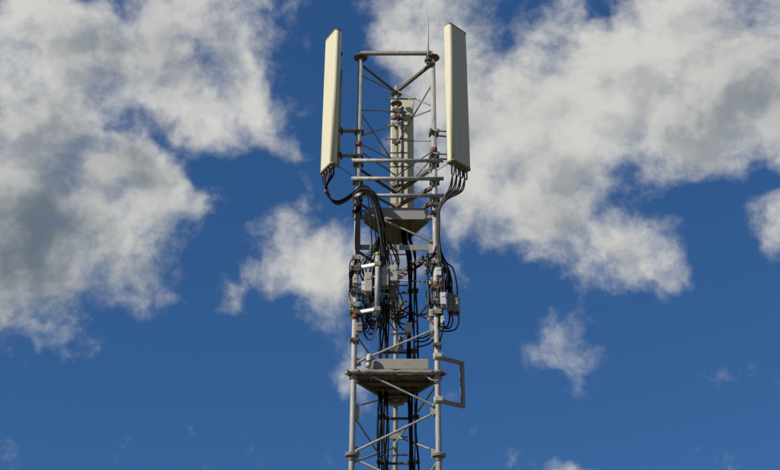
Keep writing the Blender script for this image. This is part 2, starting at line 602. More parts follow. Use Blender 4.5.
# flat bar across the front below the upper platform, gussets
z = on('R', 247).z
MB().bar((-0.555, FY + 0.02, z), (0.555, FY + 0.02, z), 0.012, 0.085).build('crossbar', 'fascia', tower)
for k, y0, y1 in (('R', 241, 253), ('R', 403, 417), ('L', 404, 419), ('L', 358, 366), ('R', 324, 338), ('L', 446, 456), ('R', 450, 458)):
    p = LEG[k]
    s = 1 if k == 'L' else -1
    z0, z1 = on(k, y1).z, on(k, y0).z
    gx = p.x + s * 0.062
    MB().box((gx, FY + 0.012, (z0 + z1) / 2), (0.085, 0.010, z1 - z0), None, 0.002).build('gusset_plate', 'galv', tower)

# cable ladder from the right leg to the rear leg
p, q = on('R', 252), on('B', 278)
d = (q - p); d.z = 0; ln = d.length; d.normalize()
nrm = d.cross(Vector((0, 0, 1)))
lad = MB()
for s in (-1, 1):
    lad.bar(p + d * 0.05 + nrm * 0.055 * s, q - d * 0.05 + nrm * 0.055 * s, 0.012, 0.05)
for i in range(9):
    t = 0.10 + i * (ln - 0.2) / 8
    c = p + (q - p) * (t / ln)
    lad.bar(c - nrm * 0.052, c + nrm * 0.052, 0.03, 0.012)
lad.build('cable_ladder', 'dull', tower)

# ------------------------------------------------------------------ platforms
def inset_tri(k, cut):
    """triangle of the leg plan scaled by k with its corners cut off"""
    V = [LEG['L'].xy * k, LEG['R'].xy * k, LEG['B'].xy * k]
    out = []
    for i in range(3):
        a, b, c = V[i - 1], V[i], V[(i + 1) % 3]
        out.append(b + (a - b) * cut)
        out.append(b + (c - b) * cut)
    return [(p.x, p.y) for p in out]


# upper rest platform
zb = zat(0, FY * 0.94, 218.5)
up = empty('rest_platform', (0, 0, zb), 'upper triangular rest platform below the antennas with pale kick plate', 'platform')
tri = inset_tri(0.92, 0.10)
MB().prism(tri, zb, zb + 0.012).build('deck_plate', 'deck', up)
for i in range(0, 6):
    a, b = tri[i], tri[(i + 1) % 6]
    A, B = Vector((a[0], a[1], zb + 0.088)), Vector((b[0], b[1], zb + 0.088))
    d = (B - A).normalized()
    n = d.cross(Vector((0, 0, 1)))
    MB().bar(A + d * 0.006 + n * 0.006, B - d * 0.006 + n * 0.006, 0.008, 0.20).build('kick_plate', 'fascia', up)
for t in (-0.26, 0.0, 0.26):
    yb = FY * 0.92 + 0.02
    ye = (0.6 - abs(t) / 0.92 * 1.0) / 0.6 * (LEG['B'].y - FY) * 0.8 + FY * 0.92
    MB().angle((t, yb, zb - 0.022), (t, max(ye, yb + 0.2), zb - 0.022), 0.045, 0.006).build('deck_beam', 'deck', up)
for k in 'LR':
    p = LEG[k]
    s = 1 if k == 'L' else -1
    mb = MB().box((p.x + s * 0.075, p.y + 0.03, zb + 0.02), (0.10, 0.07, 0.05), None, 0.005)
    mb.build('leg_bracket', 'fascia', up)
MB().cyl((0.0, FY * 0.92 + 0.14, zb - 0.05), (0.0, FY * 0.92 + 0.14, zb), 0.022, 8).build('bolt', 'galv', up)
p = LEG['B']
MB().box((0, p.y - 0.08, zb + 0.02), (0.09, 0.11, 0.05), None, 0.005).build('leg_bracket', 'fascia', up)

# lower work platform with rail, planks and beams
zl = zat(0, FY - 0.06, 374.5)
lp = empty('work_platform', (0, 0, zl), 'lower triangular work platform with grimy edge rail and long pale panel on top', 'platform')
TR = [Vector((-0.665, FY - 0.075, 0)), Vector((0.665, FY - 0.075, 0)), Vector((0, LEG['B'].y + 0.10, 0))]
rail_n = 0
rng = random.Random(3)
for i in range(3):
    a, b = TR[i].copy(), TR[(i + 1) % 3].copy()
    a.z = b.z = zl + 0.035
    if i == 0:
        mb = MB()
        pts = [a + (b - a) * (t / 14) + Vector((0, rng.uniform(-.006, .006), rng.uniform(-.007, .007))) for t in range(15)]
        mb.tube(pts, [0.033 + rng.uniform(-.006, .006) for _ in pts], 10)
        mb.build('edge_rail', 'brace', lp)
        MB().angle(a + Vector((0, 0.05, -0.025)), b + Vector((0, 0.05, -0.025)), 0.06, 0.006).build('edge_angle', 'dull', lp)
    else:
        MB().angle(a, b, 0.08, 0.007, flip=1).build('edge_angle', 'dull', lp)
# boards that make the deck, each one apart, running back from the front rail
for i in range(13):
    x = -0.60 + i * 0.1
    y0 = FY - 0.02
    frac = 1 - abs(x) / 0.66
    y1 = y0 + max(0.10, frac * 1.02)
    zoff = rng.uniform(-0.006, 0.006)
    MB().box((x, (y0 + y1) / 2, zl + 0.005 + zoff), (0.0985, y1 - y0, 0.022), Matrix.Rotation(rng.uniform(-.012, .012), 3, 'Z'), 0.002).build('deck_plank', 'deck', lp)
for yy, hw in ((FY + 0.16, 0.50), (FY + 0.45, 0.33), (FY + 0.74, 0.17)):
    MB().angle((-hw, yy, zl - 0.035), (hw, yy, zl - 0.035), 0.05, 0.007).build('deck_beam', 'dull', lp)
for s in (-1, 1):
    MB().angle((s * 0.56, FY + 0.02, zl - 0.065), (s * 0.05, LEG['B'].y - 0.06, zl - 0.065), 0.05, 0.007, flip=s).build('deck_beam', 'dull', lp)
    MB().box((s * 0.655, FY - 0.01, zl + 0.028), (0.13, 0.12, 0.016), Matrix.Rotation(s * 0.5, 3, 'Z'), 0.003).build('corner_plate', 'brace', lp)
    p = LEG['L' if s < 0 else 'R']
    mb = MB().tube([(p.x, p.y, zl - 0.05), (p.x, p.y, zl + 0.03)], 0.062, 16)
    mb.build('collar', 'brace', lp)
    mb = MB()
    for bx in (-0.075, 0.075):
        mb.cyl((p.x + bx, p.y - 0.14, zl + 0.03), (p.x + bx, p.y + 0.06, zl + 0.03), 0.014, 6)
    mb.build('u_bolt', 'dull', lp)
# bent strap at the right leg
MB().tube(spline([at(421, 373, FY - 0.03), at(427, 376.5, FY - 0.04), at(432, 380, FY - 0.06), at(438.5, 380.5, FY - 0.05)]), 0.014, 8).build('strap', 'galv', lp)
# the long pale panel lying on the platform edge
pz0, pz1 = zat(0, FY - 0.01, 369), zat(0, FY - 0.01, 358.5)
tx0, tx1 = at(367, 364, FY - 0.01).x, at(428.5, 364, FY - 0.01).x
mb = MB().box(((tx0 + tx1) / 2, FY + 0.02, (pz0 + pz1) / 2), (tx1 - tx0, 0.05, pz1 - pz0), None, 0.006)
mb.build('toe_board', 'pink', lp)
for t in (0.12, 0.5, 0.88):
    MB().box((tx0 + (tx1 - tx0) * t, FY + 0.055, zl + 0.04), (0.05, 0.02, 0.16), None, 0.002).build('bracket', 'dull', lp)

# ------------------------------------------------------------------ lightning rod on the right leg
zb = on('R', 62).z
bx = LEG['R'].x - 0.075
lr = empty('lightning_rod', (bx, FY - 0.05, zb), 'thin upright lightning rod on top of the mast', 'lightning rod')
pb = Vector((bx, FY - 0.05, zb - 0.10))
zt = zat(bx, FY - 0.05, 14)
MB().tube([pb, (pb.x, pb.y, zb + 0.5), (pb.x, pb.y, zt - 0.05), (pb.x, pb.y, zt)], [0.016, 0.014, 0.009, 0.003], 10).build('rod', 'alu', lr)
mb = MB().tube([(pb.x, pb.y, zb - 0.03), (pb.x, pb.y, zb + 0.01)], 0.062, 14)
mb.tube([(pb.x, pb.y, zb - 0.09), (pb.x, pb.y, zb - 0.03)], [0.028, 0.045], 14)
mb.build('insulator', 'dull', lr)
MB().box(((bx + LEG['R'].x) / 2 + 0.01, FY - 0.035, zb - 0.06), (0.14, 0.10, 0.05), None, 0.005).build('clamp', 'dull', lr)

# ------------------------------------------------------------------ panel antennas
def rounded(w, t, rf, rb, seg=10):
    """rounded section; x along the width, y from the front (0) to the back (t)"""
    pts = []
    for (cx, cy, r, a0) in ((rf, rf, rf, 180), (w - rf, rf, rf, 270), (w - rb, t - rb, rb, 0), (rb, t - rb, rb, 90)):
        for i in range(seg + 1):
            a = RAD(a0 + 90 * i / seg)
            pts.append((cx + r * math.cos(a), cy + r * math.sin(a)))
    return pts


def antenna(label, E, u, n, w, t, z0, z1, leg, pole_off, arm_z, pole_z):
    """E near front edge (plan), u along the width, n outward normal"""
    E, u, n = Vector(E), Vector(u).normalized(), Vector(n).normalized()
    c = E + u * w / 2 - n * t / 2
    root = empty('panel_antenna', (c.x, c.y, z0), label, 'antenna', 'panel antennas round the mast top')

    def sect(grow=0.0):
        return [tuple(E + u * (a * (1 + 2 * grow / w) - grow) - n * (b * (1 + 2 * grow / t) - grow)) for a, b in rounded(w, t, 0.045, 0.02)]
    MB().prism(sect(), z0 + 0.03, z1 - 0.022, True).build('radome', 'radome', root)
    MB().prism(sect(0.004), z1 - 0.022, z1, True).build('end_cap', 'cap', root)
    MB().prism(sect(0.004), z0, z0 + 0.03, True).build('end_cap', 'cap', root)
    conn = []
    for i in range(4):
        for j in range(2):
            q = E + u * w * (0.16 + 0.226 * i) - n * t * (0.32 + 0.36 * j)
            conn.append(Vector((q.x, q.y, z0 - 0.055)))
            MB().tube([(q.x, q.y, z0 - 0.055), (q.x, q.y, z0)], 0.013, 8).build('connector', 'brace', root)
    # pole behind the panel, tilt brackets and arms to the leg
    P = c - n * (t / 2 + pole_off)
    MB().tube([(P.x, P.y, pole_z[0]), (P.x, P.y, pole_z[1])], 0.032, 14).build('mounting_pole', 'galv', root)
    rot = Matrix(((u.x, n.x, 0), (u.y, n.y, 0), (0, 0, 1)))
    for z in (z0 + 0.30, z1 - 0.35):
        q = c - n * (t / 2 + pole_off / 2)
        MB().box((q.x, q.y, z), (0.11, pole_off, 0.06), rot, 0.004).build('tilt_bracket', 'dull', root)
    Lg = LEG[leg]
    for z in arm_z:
        d = (Lg.xy - P); d.normalize()
        s = Vector((-d.y, d.x))
        for k in (-1, 1):
            a = P + s * 0.045 * k - d * 0.05
            b = Lg.xy + s * 0.055 * k + d * 0.06
            MB().tube([(a.x, a.y, z + 0.015 * k), (b.x, b.y, z + 0.015 * k)], 0.015, 8).build('bracket_arm', 'brace', root)
        r2 = Matrix(((s.x, d.x, 0), (s.y, d.y, 0), (0, 0, 1)))
        MB().box((P.x + d.x * 0.05, P.y + d.y * 0.05, z), (0.14, 0.03, 0.07), r2, 0.004).build('clamp', 'dull', root)
        MB().box((Lg.x - d.x * 0.06, Lg.y - d.y * 0.06, z), (0.17, 0.03, 0.07), r2, 0.004).build('clamp', 'dull', root)
        MB().box((Lg.x + d.x * 0.06, Lg.y + d.y * 0.06, z), (0.17, 0.025, 0.07), r2, 0.004).build('clamp', 'dull', root)
    return root, conn


# left: faces out over its leg
EY = -0.62
e = at(331.5, 150, EY)
zl0, zl1 = zat(e.x, EY, 163), zat(e.x, EY, 28)
antL, connL = antenna('cream panel antenna with fat black cables sagging from it, on the leg without lightning rod', (e.x, EY), (-0.5, 0.866), (-0.866, -0.5), 0.405, 0.115,
                      zl0, zl1, 'L', 0.10, (on('L', 131).z, on('L', 155.5).z), (on('L', 166).z, zat(-0.9, -0.45, 66)))
EY = -0.60
e = at(451.5, 100, EY)
zr0, zr1 = zat(e.x, EY, 160), zat(e.x, EY, 22)
phi = RAD(45)
antR, connR = antenna('cream panel antenna with its broad face in shade, on the leg with the lightning rod', (e.x, EY), (math.cos(phi), math.sin(phi)), (math.sin(phi), -math.cos(phi)), 0.435, 0.135,
                      zr0, zr1, 'R', 0.06, (on('R', 133).z, on('R', 156).z), (on('R', 160).z, zat(0.8, -0.45, 97)))
zt = zat(0, 0.90, 98.5)
e = at(413.6, 130, 0.98)
antB, connB = antenna('cream panel antenna seen from behind through the lattice on the rear leg', (e.x, 1.02), (-1, 0), (0, 1), 0.40, 0.12,
                      zt - (zl1 - zl0), zt, 'B', 0.09, (zt - 0.55, zt - 1.9), (zt - 2.2, zt - 0.25))

# ------------------------------------------------------------------ frame arm on the right leg
sa = at(438.6, 356, FY); sb_ = at(438.6, 401, FY)
fr = empty('mounting_frame', (LEG['R'].x, FY, sb_.z), 'empty square-tube bracket frame sticking out from the leg beside the lower platform', 'bracket')
o1 = Vector((0.37, 0.25, 0))
A1, A2 = Vector((LEG['R'].x, FY, on('R', 357).z)), Vector((LEG['R'].x, FY, on('R', 400.5).z))
T1, T2 = A1 + o1, A2 + o1
dn = o1.normalized()
MB().bar(A1 + dn * 0.03, T1 + dn * 0.025, 0.05, 0.05, ch=0.004).build('arm', 'brace', fr)
MB().bar(A2 + dn * 0.03, T2 + dn * 0.025, 0.05, 0.05, ch=0.004).build('arm', 'brace', fr)
MB().bar(T1 - Vector((0, 0, 0.026)), T2 + Vector((0, 0, 0.026)), 0.05, 0.05, up=dn, ch=0.004).build('upright', 'brace', fr)
for A in (A1, A2):
    mb = MB().tube([(A.x, A.y, A.z - 0.05), (A.x, A.y, A.z + 0.05)], 0.060, 14)
    mb.box((A.x + 0.01, A.y - 0.075, A.z), (0.11, 0.03, 0.06), None, 0.006)
    mb.box((A.x + 0.07, A.y - 0.01, A.z), (0.03, 0.10, 0.07), None, 0.006)
    mb.build('clamp', 'unit', fr)

# ------------------------------------------------------------------ radio units
def unit(label, x0, x1, y0, y1, Y, depth, m='unit', fins=True, yaw=0.0, name='radio_unit', cat='radio unit', to=None, group=None):
    a, b = at(x0, (y0 + y1) / 2, Y), at(x1, (y0 + y1) / 2, Y)
    cx, w = (a.x + b.x) / 2, (b.x - a.x)
    zt_, zb_ = zat(cx, Y, y0), zat(cx, Y, y1)
    h = zt_ - zb_
    root = empty(name, (cx, Y + depth / 2, zb_), label, cat, group)
    R_ = Matrix.Rotation(yaw, 3, 'Z')
    c = Vector((cx, Y + depth / 2, (zt_ + zb_) / 2))
    MB().box(c, (w, depth, h), R_, min(0.012, w * 0.12)).build('casing', m, root)
    if fins:
        mb = MB()
        nf = max(3, int(w / 0.03))
        for i in range(nf):
            fx = -w / 2 + w * (i + 0.5) / nf
            mb.box(c + R_ @ Vector((fx, depth / 2 + 0.014, 0)), (0.006, 0.03, h * 0.86), R_)
        tag(mb.build('cooling_fins', m, root), kind='stuff')
    for i in range(3):
        q = c + R_ @ Vector((-w * 0.3 + w * 0.3 * i, 0, -h / 2))
        MB().tube([q, q - Vector((0, 0, 0.045))], 0.012, 8).build('connector', 'brace', root)
    MB().box(c + R_ @ Vector((0, -depth / 2 - 0.003, h * 0.22)), (w * 0.62, 0.010, h * 0.20), R_, 0.002).build('access_cover', m, root)
    if to is not None:
        p = Vector(to)
        for dz in (h * 0.28, -h * 0.28):
            MB().bar(Vector((p.x, p.y, c.z + dz)), c + Vector((0, 0, dz)), 0.03, 0.022).build('bracket_arm', 'brace', root)
    return root


# short mounting pipe carried by two arms from the left leg
PY = -0.50
pp = at(377.5, 280, PY)
pz0, pz1 = zat(pp.x, PY, 314), zat(pp.x, PY, 253)
mp = empty('equipment_pole', (pp.x, PY, pz0), 'short upright grey pipe with yellow-green top on two white arms', 'pipe')
MB().tube([(pp.x, PY, pz0), (pp.x, PY, pz1 - 0.05)], 0.037, 16).build('pipe', 'galv', mp)
MB().tube([(pp.x, PY, pz1 - 0.05), (pp.x, PY, pz1)], 0.040, 16).build('pipe_cap', 'lime', mp)
for y_ in (266, 311):
    z = zat(pp.x, PY, y_ - 1.5)
    A = Vector((LEG['L'].x + 0.03, FY - 0.03, z)); B = Vector((pp.x - 0.02, PY, z))
    MB().bar(A, B, 0.05, 0.05, ch=0.004).build('support_arm', 'white', mp)
    MB().box((pp.x, PY, z), (0.10, 0.095, 0.06), None, 0.006).build('clamp', 'brace', mp)
    leg_clamp('L', z, mp, 'dull')
LLp, RRp, BBp = LEG['L'], LEG['R'], LEG['B']
unit('narrow pale radio unit hanging between the leg and the short yellow-topped pipe', 364.3, 372.2, 272, 291, -0.47, 0.10, 'unit', to=(pp.x, PY + 0.04, 0))
unit('pale radio unit fixed close beside the short yellow-topped pipe', 381.2, 388.6, 266.5, 285, -0.46, 0.11, 'unit', to=(pp.x, PY + 0.03, 0))
unit('pale radio unit in front of the rear leg, second from the yellow-topped pipe', 389.4, 397.8, 264.5, 280.5, -0.44, 0.11, 'unit', to=(pp.x, PY + 0.06, 0))
unit('cream radio unit hung on the outer side of the leg, half behind it', 349.0, 356.6, 286.5, 302, -0.30, 0.12, 'unit', yaw=0.15, to=(LLp.x, LLp.y, 0))
unit('dark grey finned radio unit standing out from the leg amid black cable coils', 448.2, 453.6, 292.5, 312, -0.34, 0.13, 'unit_grey', yaw=-0.3, to=(RRp.x, RRp.y, 0))
unit('olive grey finned radio unit outermost beside the leg with the cable coils', 454.0, 459.4, 294, 311, -0.32, 0.13, 'unit_grey', yaw=-0.3, to=(RRp.x, RRp.y, 0))
unit('small white radio unit against the leg, below the dark cable coil', 440.6, 446.2, 292, 304, -0.46, 0.09, 'white', to=(RRp.x, RRp.y, 0), fins=False)
unit('dark box low inside the leg above the empty bracket frame', 430.2, 437.2, 322, 336, -0.28, 0.10, 'unit_grey', to=(RRp.x, RRp.y, 0), fins=False, name='junction_box', cat='box')
unit('white dome-topped clamp box on the leg above the dark cable coil', 435.8, 441.6, 267, 275, -0.45, 0.09, 'white', to=(RRp.x, RRp.y, 0), fins=False, name='junction_box', cat='box')
unit('white splice box on the thick cable run inside the mast', 404.5, 412.0, 322, 331.5, 0.03, 0.09, 'white', fins=False, name='junction_box', cat='box')
unit('small dark filter unit low inside the mast near the rear leg', 398.6, 404.4, 300, 313, 0.2, 0.09, 'unit_grey', fins=False, name='filter_unit', cat='filter unit', to=(BBp.x, BBp.y, 0))
unit('brown-grey filter box below the pale radio units in front of the rear leg', 390.0, 396.6, 285, 297, -0.36, 0.10, 'deck', fins=False, name='filter_unit', cat='filter unit', to=(pp.x, PY + 0.06, 0))
# white roll at the end of the pale panel
q0 = at(368.6, 366.5, FY - 0.07)
rr = empty('rolled_cover', (q0.x, FY - 0.09, zat(q0.x, FY - 0.09, 367)), 'pale rolled cover at the end of the long panel on the lower platform', 'cover')
z0_, z1_ = zat(q0.x, FY - 0.09, 367.5), zat(q0.x, FY - 0.09, 354)
MB().tube([(q0.x - 0.01, FY - 0.09, z0_), (q0.x, FY - 0.09, z0_ + 0.03), (q0.x + 0.01, FY - 0.085, z1_ - 0.03), (q0.x + 0.01, FY - 0.085, z1_)], [0.036, 0.042, 0.040, 0.028], 14).build('roll', 'unit', rr)
MB().tube([(q0.x, FY - 0.09, z0_ + 0.075), (q0.x, FY - 0.089, z0_ + 0.095)], 0.0445, 14).build('tie', 'rubber', rr)

# ------------------------------------------------------------------ cables
def cable(pts, r, label, group, m='cable', step=7, tape=None):
    sp = spline(pts, step)
    if m == 'cable_grey':
        label = label.replace('black', 'dark grey')
    if tape:
        label += ', red-taped'
    o = MB().tube(sp, r, 8).build('cable', m)
    tag(o, label, 'cable', group)
    if tape:
        for t in tape:
            i = min(len(sp) - 3, int(t * len(sp)))
            MB().tube([sp[i], sp[i + 1], sp[i + 2]], r * 1.35, 8).build('tape_band', 'red', o)
    return o


def jit(p, s):
    return p + Vector((random.uniform(-s, s), random.uniform(-s, s), random.uniform(-s, s)))


# fat cables from the left antenna: sag, climb over the leg clamp, drop past the upper platform to the units
for i, c in enumerate(connL):
    k = i / 7.0
    o = (k - 0.5)
    yy = FY - 0.17
    pts = [c + Vector((0, 0, 0.03)), c - Vector((0, 0, 0.10)),
           at(325.0 + 2.5 * k, 188 + 1.5 * k, -0.50 + 0.05 * o), at(329 + 2 * k, 198.5 + 2.2 * o, -0.52 + .05 * o),
           at(337.5, 202.5 + 3.4 * o, -0.53 + .05 * o), at(346.5, 199 + 3.6 * o, -0.54 + .04 * o), at(354.5, 192.5 + 3.2 * o, -0.55),
           at(361.5 + 2 * o, 188 + 3.6 * o, -0.56), at(369.5 + 4 * o, 189 + 5 * o, -0.56)]
    if i % 3 == 0:
        pts += [at(376 + 3 * o, 196, -0.55), jit(at(378.5 + 3 * o, 208, -0.54), 0.022), jit(at(380.5 + 4 * o, 225, -0.53), 0.022), at(384 + 4 * o, 243, -0.5), at(384 + 5 * o, 266 + 3 * o, -0.40)]
    elif i % 3 == 1:
        pts += [at(374 + 5 * o, 197, -0.55), jit(at(380 + 5 * o, 212, -0.54), 0.022), jit(at(383 + 5 * o, 232, -0.53), 0.022), at(386 + 4 * o, 252, -0.48), at(388 + 6 * o, 285, -0.30), at(383 + 4 * o, 330, 0.10)]
    else:
        pts += [at(372 + 5 * o, 196, -0.55), jit(at(376.5 + 4 * o, 214, -0.54), 0.022), jit(at(382 + 4 * o, 236, -0.53), 0.022), at(383 + 4 * o, 262, -0.44), at(375 + 6 * o, 300, -0.34), at(371 + 8 * o, 326, -0.30)]
    cable(pts, (0.0105, 0.0135)[i % 2], 'fat black cable sagging from the antenna on the leg without lightning rod', 'cables from the antenna with the sagging loop', 'cable' if i not in (2, 5) else 'cable_grey', tape=(0.17,) if i in (0, 3, 6) else None)

for i in range(5):
    x = 366 + 2.6 * i
    pts = [at(358 + 1.5 * i, 190.5 + 0.6 * i, -0.55), at(365 + 2 * i, 190 + i, -0.57), at(x + 2, 198 + 2 * i, -0.56), jit(at(x + 4, 212 + i, -0.55), 0.03), jit(at(x + 6.5, 228, -0.54), 0.03), jit(at(x + 7, 246, -0.49), 0.02), at(x + 5, 262, -0.38), jit(at(x + 4, 284, -0.30), .03), jit(at(x + 5, 306, -0.2), .03)]
    cable(pts, 0.0095, 'thinner black strand falling loose beside the fat cables past the upper platform', 'loose strands past the upper platform', tape=(0.55,) if i == 3 else None)
# cables that come down to the left leg itself
for i in range(4):
    x = 357.5 + i * 1.2
    pts = [at(369 - i * 1.5, 190 + i, -0.50), at(362 - i, 194 + i, -0.47), at(x - 0.5, 203 + i, -0.44), at(x - 1.5, 222, -0.42), at(x - 2.2, 244 + 2 * i, -0.40), at(356.5 - i * 1.6, 262 + 3 * i, -0.38), at(354 - i * 1.4, 278, -0.36), at(353.5 - i, 293, -0.34 + .02 * i)]
    cable(pts, 0.012, 'thin black cable running down the leg without lightning rod', 'cables down the leg below the sagging loop')

# cables from the right antenna gather at the leg
for i, c in enumerate(connR):
    k = i / 7.0
    o = k - 0.5
    pts = [c + Vector((0, 0, 0.03)), c - Vector((0, 0, 0.12)), c + (at(451 + 14 * k, 184, -0.50) - c) * 0.62,
           at(449 + 13 * k, 189 + 2 * k, -0.49), at(442.5 + 4.5 * k, 199.5, -0.47), at(438.2 + 2.0 * k, 208.5, -0.44 - .03 * o),
           at(437.0 + 2.4 * k, 222, -0.42 - .05 * o), at(437.2 + 2.4 * k, 242, -0.42 - .05 * o)]
    if i % 2:
        pts += [at(440 + 3 * k, 258, -0.40), at(446 + 3 * k, 270, -0.38), at(446.5 + 3 * k, 284, -0.34), at(448 + 5 * k, 293.5, -0.28)]
    else:
        pts += [at(438.5 + 3 * k, 262, -0.42), at(442 + 2.5 * k, 278, -0.42), at(440 + 4 * k, 300, -0.40), at(437 + 4 * k, 322 + 4 * o, -0.36), at(432 + 2 * k, 334, -0.28)]
    cable(pts, 0.0125, 'black cable fanning down from the antenna beside the lightning rod', 'cables from the antenna beside the lightning rod', 'cable' if i % 3 else 'cable_grey', tape=(0.34,) if i in (1, 4) else None)

# loose loops on the right of the mast
for i, pts in enumerate([
    [(440, 250), (446, 262), (452.5, 268), (456, 280), (457.5, 294)],
    [(441, 254), (445, 264), (449, 270), (451.5, 282), (452, 293.5)],
    [(458, 311), (458.7, 321), (456, 328.5), (450, 331), (441, 331), (437, 330)],
    [(452, 311), (452.5, 320), (450.5, 327), (445.5, 328.5), (440, 326)],
    [(450, 311), (449, 322), (446, 327), (441, 323), (438, 318)],
]):
    cable([at(x, y, -0.34 - 0.02 * (i % 2)) for x, y in pts], 0.013, 'black cable looping round the finned radio units on the leg', 'loops round the finned radio units')
# coil of spare cable on the right leg
for i in range(6):
    cxp, cyp = 444.6 + 0.35 * i, 278 + 0.5 * i
    pts = []
    for j in range(19):
        a = 2 * math.pi * j / 18 + i
        pts.append(at(cxp + (3.0 + 0.25 * (i % 3)) * math.cos(a), cyp + (11.0 - 0.5 * i) * math.sin(a), -0.40 + 0.016 * i))
    cable(pts, 0.013, 'spare black cable coiled in a long loop on the leg above the finned units', 'coil of spare cable', step=3)
# cables that sag from the right leg to the trunk inside the mast
for i, (xa, ya, xm, ym, xb, yb) in enumerate([(434, 331.5, 424, 337.5, 414, 338), (434.5, 333.5, 425, 341, 414, 341.5), (434.5, 340, 426, 345, 414, 347.5),
                                              (434.5, 302, 427, 313.5, 414, 314.5), (419, 315, 408, 313, 399, 308), (433.5, 296, 427, 306, 419.5, 314.5)]):
    inner = i >= 4
    Ya = -0.33 if i != 4 else 0.1
    cable([at(xa, ya, Ya), at(xm, ym, 0.0), at(xb, yb, 0.20)], 0.012, 'thin black cable sagging from the leg to the thick cable trunk inside', 'cables sagging across inside the mast')
# hanging loops under the pale units
for i in range(7):
    xa, xb = 360.5 + 1.6 * i, 378.5 - 1.3 * (i % 3) + 0.4 * i
    ya, yb = 318 + 1.5 * (i % 3), 314 + 2 * (i % 4)
    dip = 340 - 2.6 * i + 2 * (i % 2)
    Yc = -0.38 + 0.03 * i
    cable([at(xa, ya - 12, Yc), at(xa, ya, Yc), at((xa * 0.75 + xb * 0.25), dip - 3.5, Yc), at((xa + xb) / 2, dip, Yc), at((xa * .25 + xb * .75), dip - 4, Yc), at(xb, yb, Yc), at(xb + 1, yb - 14, Yc)],
          0.0085, 'black cable hanging in a U below the pale radio units', 'U-shaped loops below the pale radio units', 'cable' if i % 3 else 'cable_grey', tape=(0.1,) if i in (2,) else None)
# tangle behind the pale units
for i in range(12):
    x = 379 + 1.9 * i
    Yc = -0.30 + 0.035 * (i % 6)
    y0, y1 = 253 + 3 * (i % 4), 318 + 5 * (i % 3)
    pts = [at(381 + 0.5 * i, 238, -0.51)] + [at(x + random.uniform(-3, 3), y0 + (y1 - y0) * t / 5, Yc + random.uniform(-.03, .03)) for t in range(6)]
    cable(pts, 0.0075 + 0.002 * (i % 2), 'black cable in the tangle behind the pale radio units', 'tangle behind the pale radio units', 'cable' if i % 2 else 'cable_grey', tape=(0.06,) if i in (3,) else None)
# small loops left of the left leg
for i in range(4):
    y = 262 + 9.5 * i
    cable([at(355.5, y - 5, -0.40), at(351 - (i % 2), y - 1, -0.40), at(349.5, y + 6, -0.39), at(351.5, y + 13, -0.39), at(355.5, y + 17, -0.38)], 0.009, 'thin black cable bowed out beside the leg at the cream unit', 'bowed cables beside the cream unit', tape=(0.55,) if i == 3 else None)

# the trunk: thick feeders down the inside to the ground
for i, (xp, top, dY) in enumerate([(379.3, 334, 0), (381.2, 330, .02), (380.2, 338, .05), (385.2, 328, 0), (387.2, 326, .03), (386.4, 332, .06),
                                   (408.8, 268, 0), (411.0, 270, .02), (412.6, 268, .05), (410, 272, .07), (415.6, 270, 0), (417.3, 272, .03)]):
    base = at(xp, 400, 0.16 + dY)
    X, Yb = base.x, base.y
    ztop = zat(X, Yb, top)
    pts = []
    n = 14
    for j in range(n + 1):
        z = ztop + (0.36 - ztop) * j / n
        wob = 0.022 * math.sin(j * 1.7 + i * 2.1) + 0.008 * math.sin(j * 3.1 + i)
        pts.append(Vector((X + wob, Yb + 0.008 * math.cos(j * 1.3 + i), z)))
    if i < 6:
        pts.insert(0, at(xp + 1.5, top - 12, 0.0))
        pts.insert(0, at(xp + 3.0 * ((i % 3) - 1) + 2, top - 28, -0.18))
    else:
        pts.insert(0, at(xp - 2.0, 253, 0.16))
        pts.insert(0, at(xp - 6.0, 242, 0.12))
        pts.insert(0, at(xp - 7.0, 231, 0.08))
    side = 'nearest the leg without lightning rod' if i < 6 else 'nearest the leg with the lightning rod'
    cable(pts, (0.0165, 0.0115, 0.014)[i % 3], 'thick black feeder cable in the trunk ' + side, 'feeders in the trunk ' + side, 'cable', step=4)
# thin pale conduit beside the trunk
cb = [at(413.9, 268, 0.13), at(413.9, 330, 0.13)]
X = cb[0].x
cable([Vector((X, 0.13, cb[0].z)), Vector((X, 0.13, cb[1].z)), Vector((X + 0.004, 0.13, 3)), Vector((X, 0.13, 0.36))], 0.009, 'thin grey cable running down between the black feeders', None, 'cable_grey')

# hangers that hold the trunk to the lattice
for py in (292, 352, 418, 463):
    z = zat(0, 0.28, py)
    w = 0.60 * (LEG['B'].y - 0.29) / (LEG['B'].y - FY) + 0.02
    h = empty('cable_hanger', (0, 0.29, z), 'steel crossbar that holds the cable trunk inside the mast', 'hanger', 'cable hangers inside the mast')
    MB().angle((-w, 0.29, z), (w, 0.29, z), 0.04, 0.005).build('bar', 'dull', h)
    for xp in (380.2, 386.3, 410.6, 416.4):
        x = at(xp, 400, 0.2).x
        MB().box((x, 0.235, z), (0.085, 0.13, 0.03), None, 0.004).build('cable_clip', 'rubber', h)
# grey guide wires between antennas and mast
w1 = [at(335.5, 166, -0.45), at(341, 168, -0.44), at(348, 173, -0.43), at(354.5, 179, -0.42)]
cable(w1, 0.005, 'thin dark earth wire curving from the antenna with sagging cables to its leg', None)
w2 = [at(330, 178, -0.50), at(334, 188, -0.50), at(341, 197, -0.50)]
w3 = [at(437, 170.5, -0.44), at(442, 167.5, -0.46), at(448.5, 163.5, -0.48)]
cable(w3, 0.005, 'thin dark earth wire from the antenna beside the lightning rod to its leg', None)

# cable clamps along the legs
for leg, rows in (('L', (206, 213, 259, 271, 293, 306, 341)), ('R', (206, 214, 263, 289, 304, 313, 346))):
    for n_, py in enumerate(rows):
        leg_clamp(leg, on(leg, py).z, tower, ('dull', 'rubber', 'brace')[n_ % 3], w=0.13 + 0.02 * (n_ % 2), h=0.05 + 0.012 * (n_ % 3), name='cable_clamp')
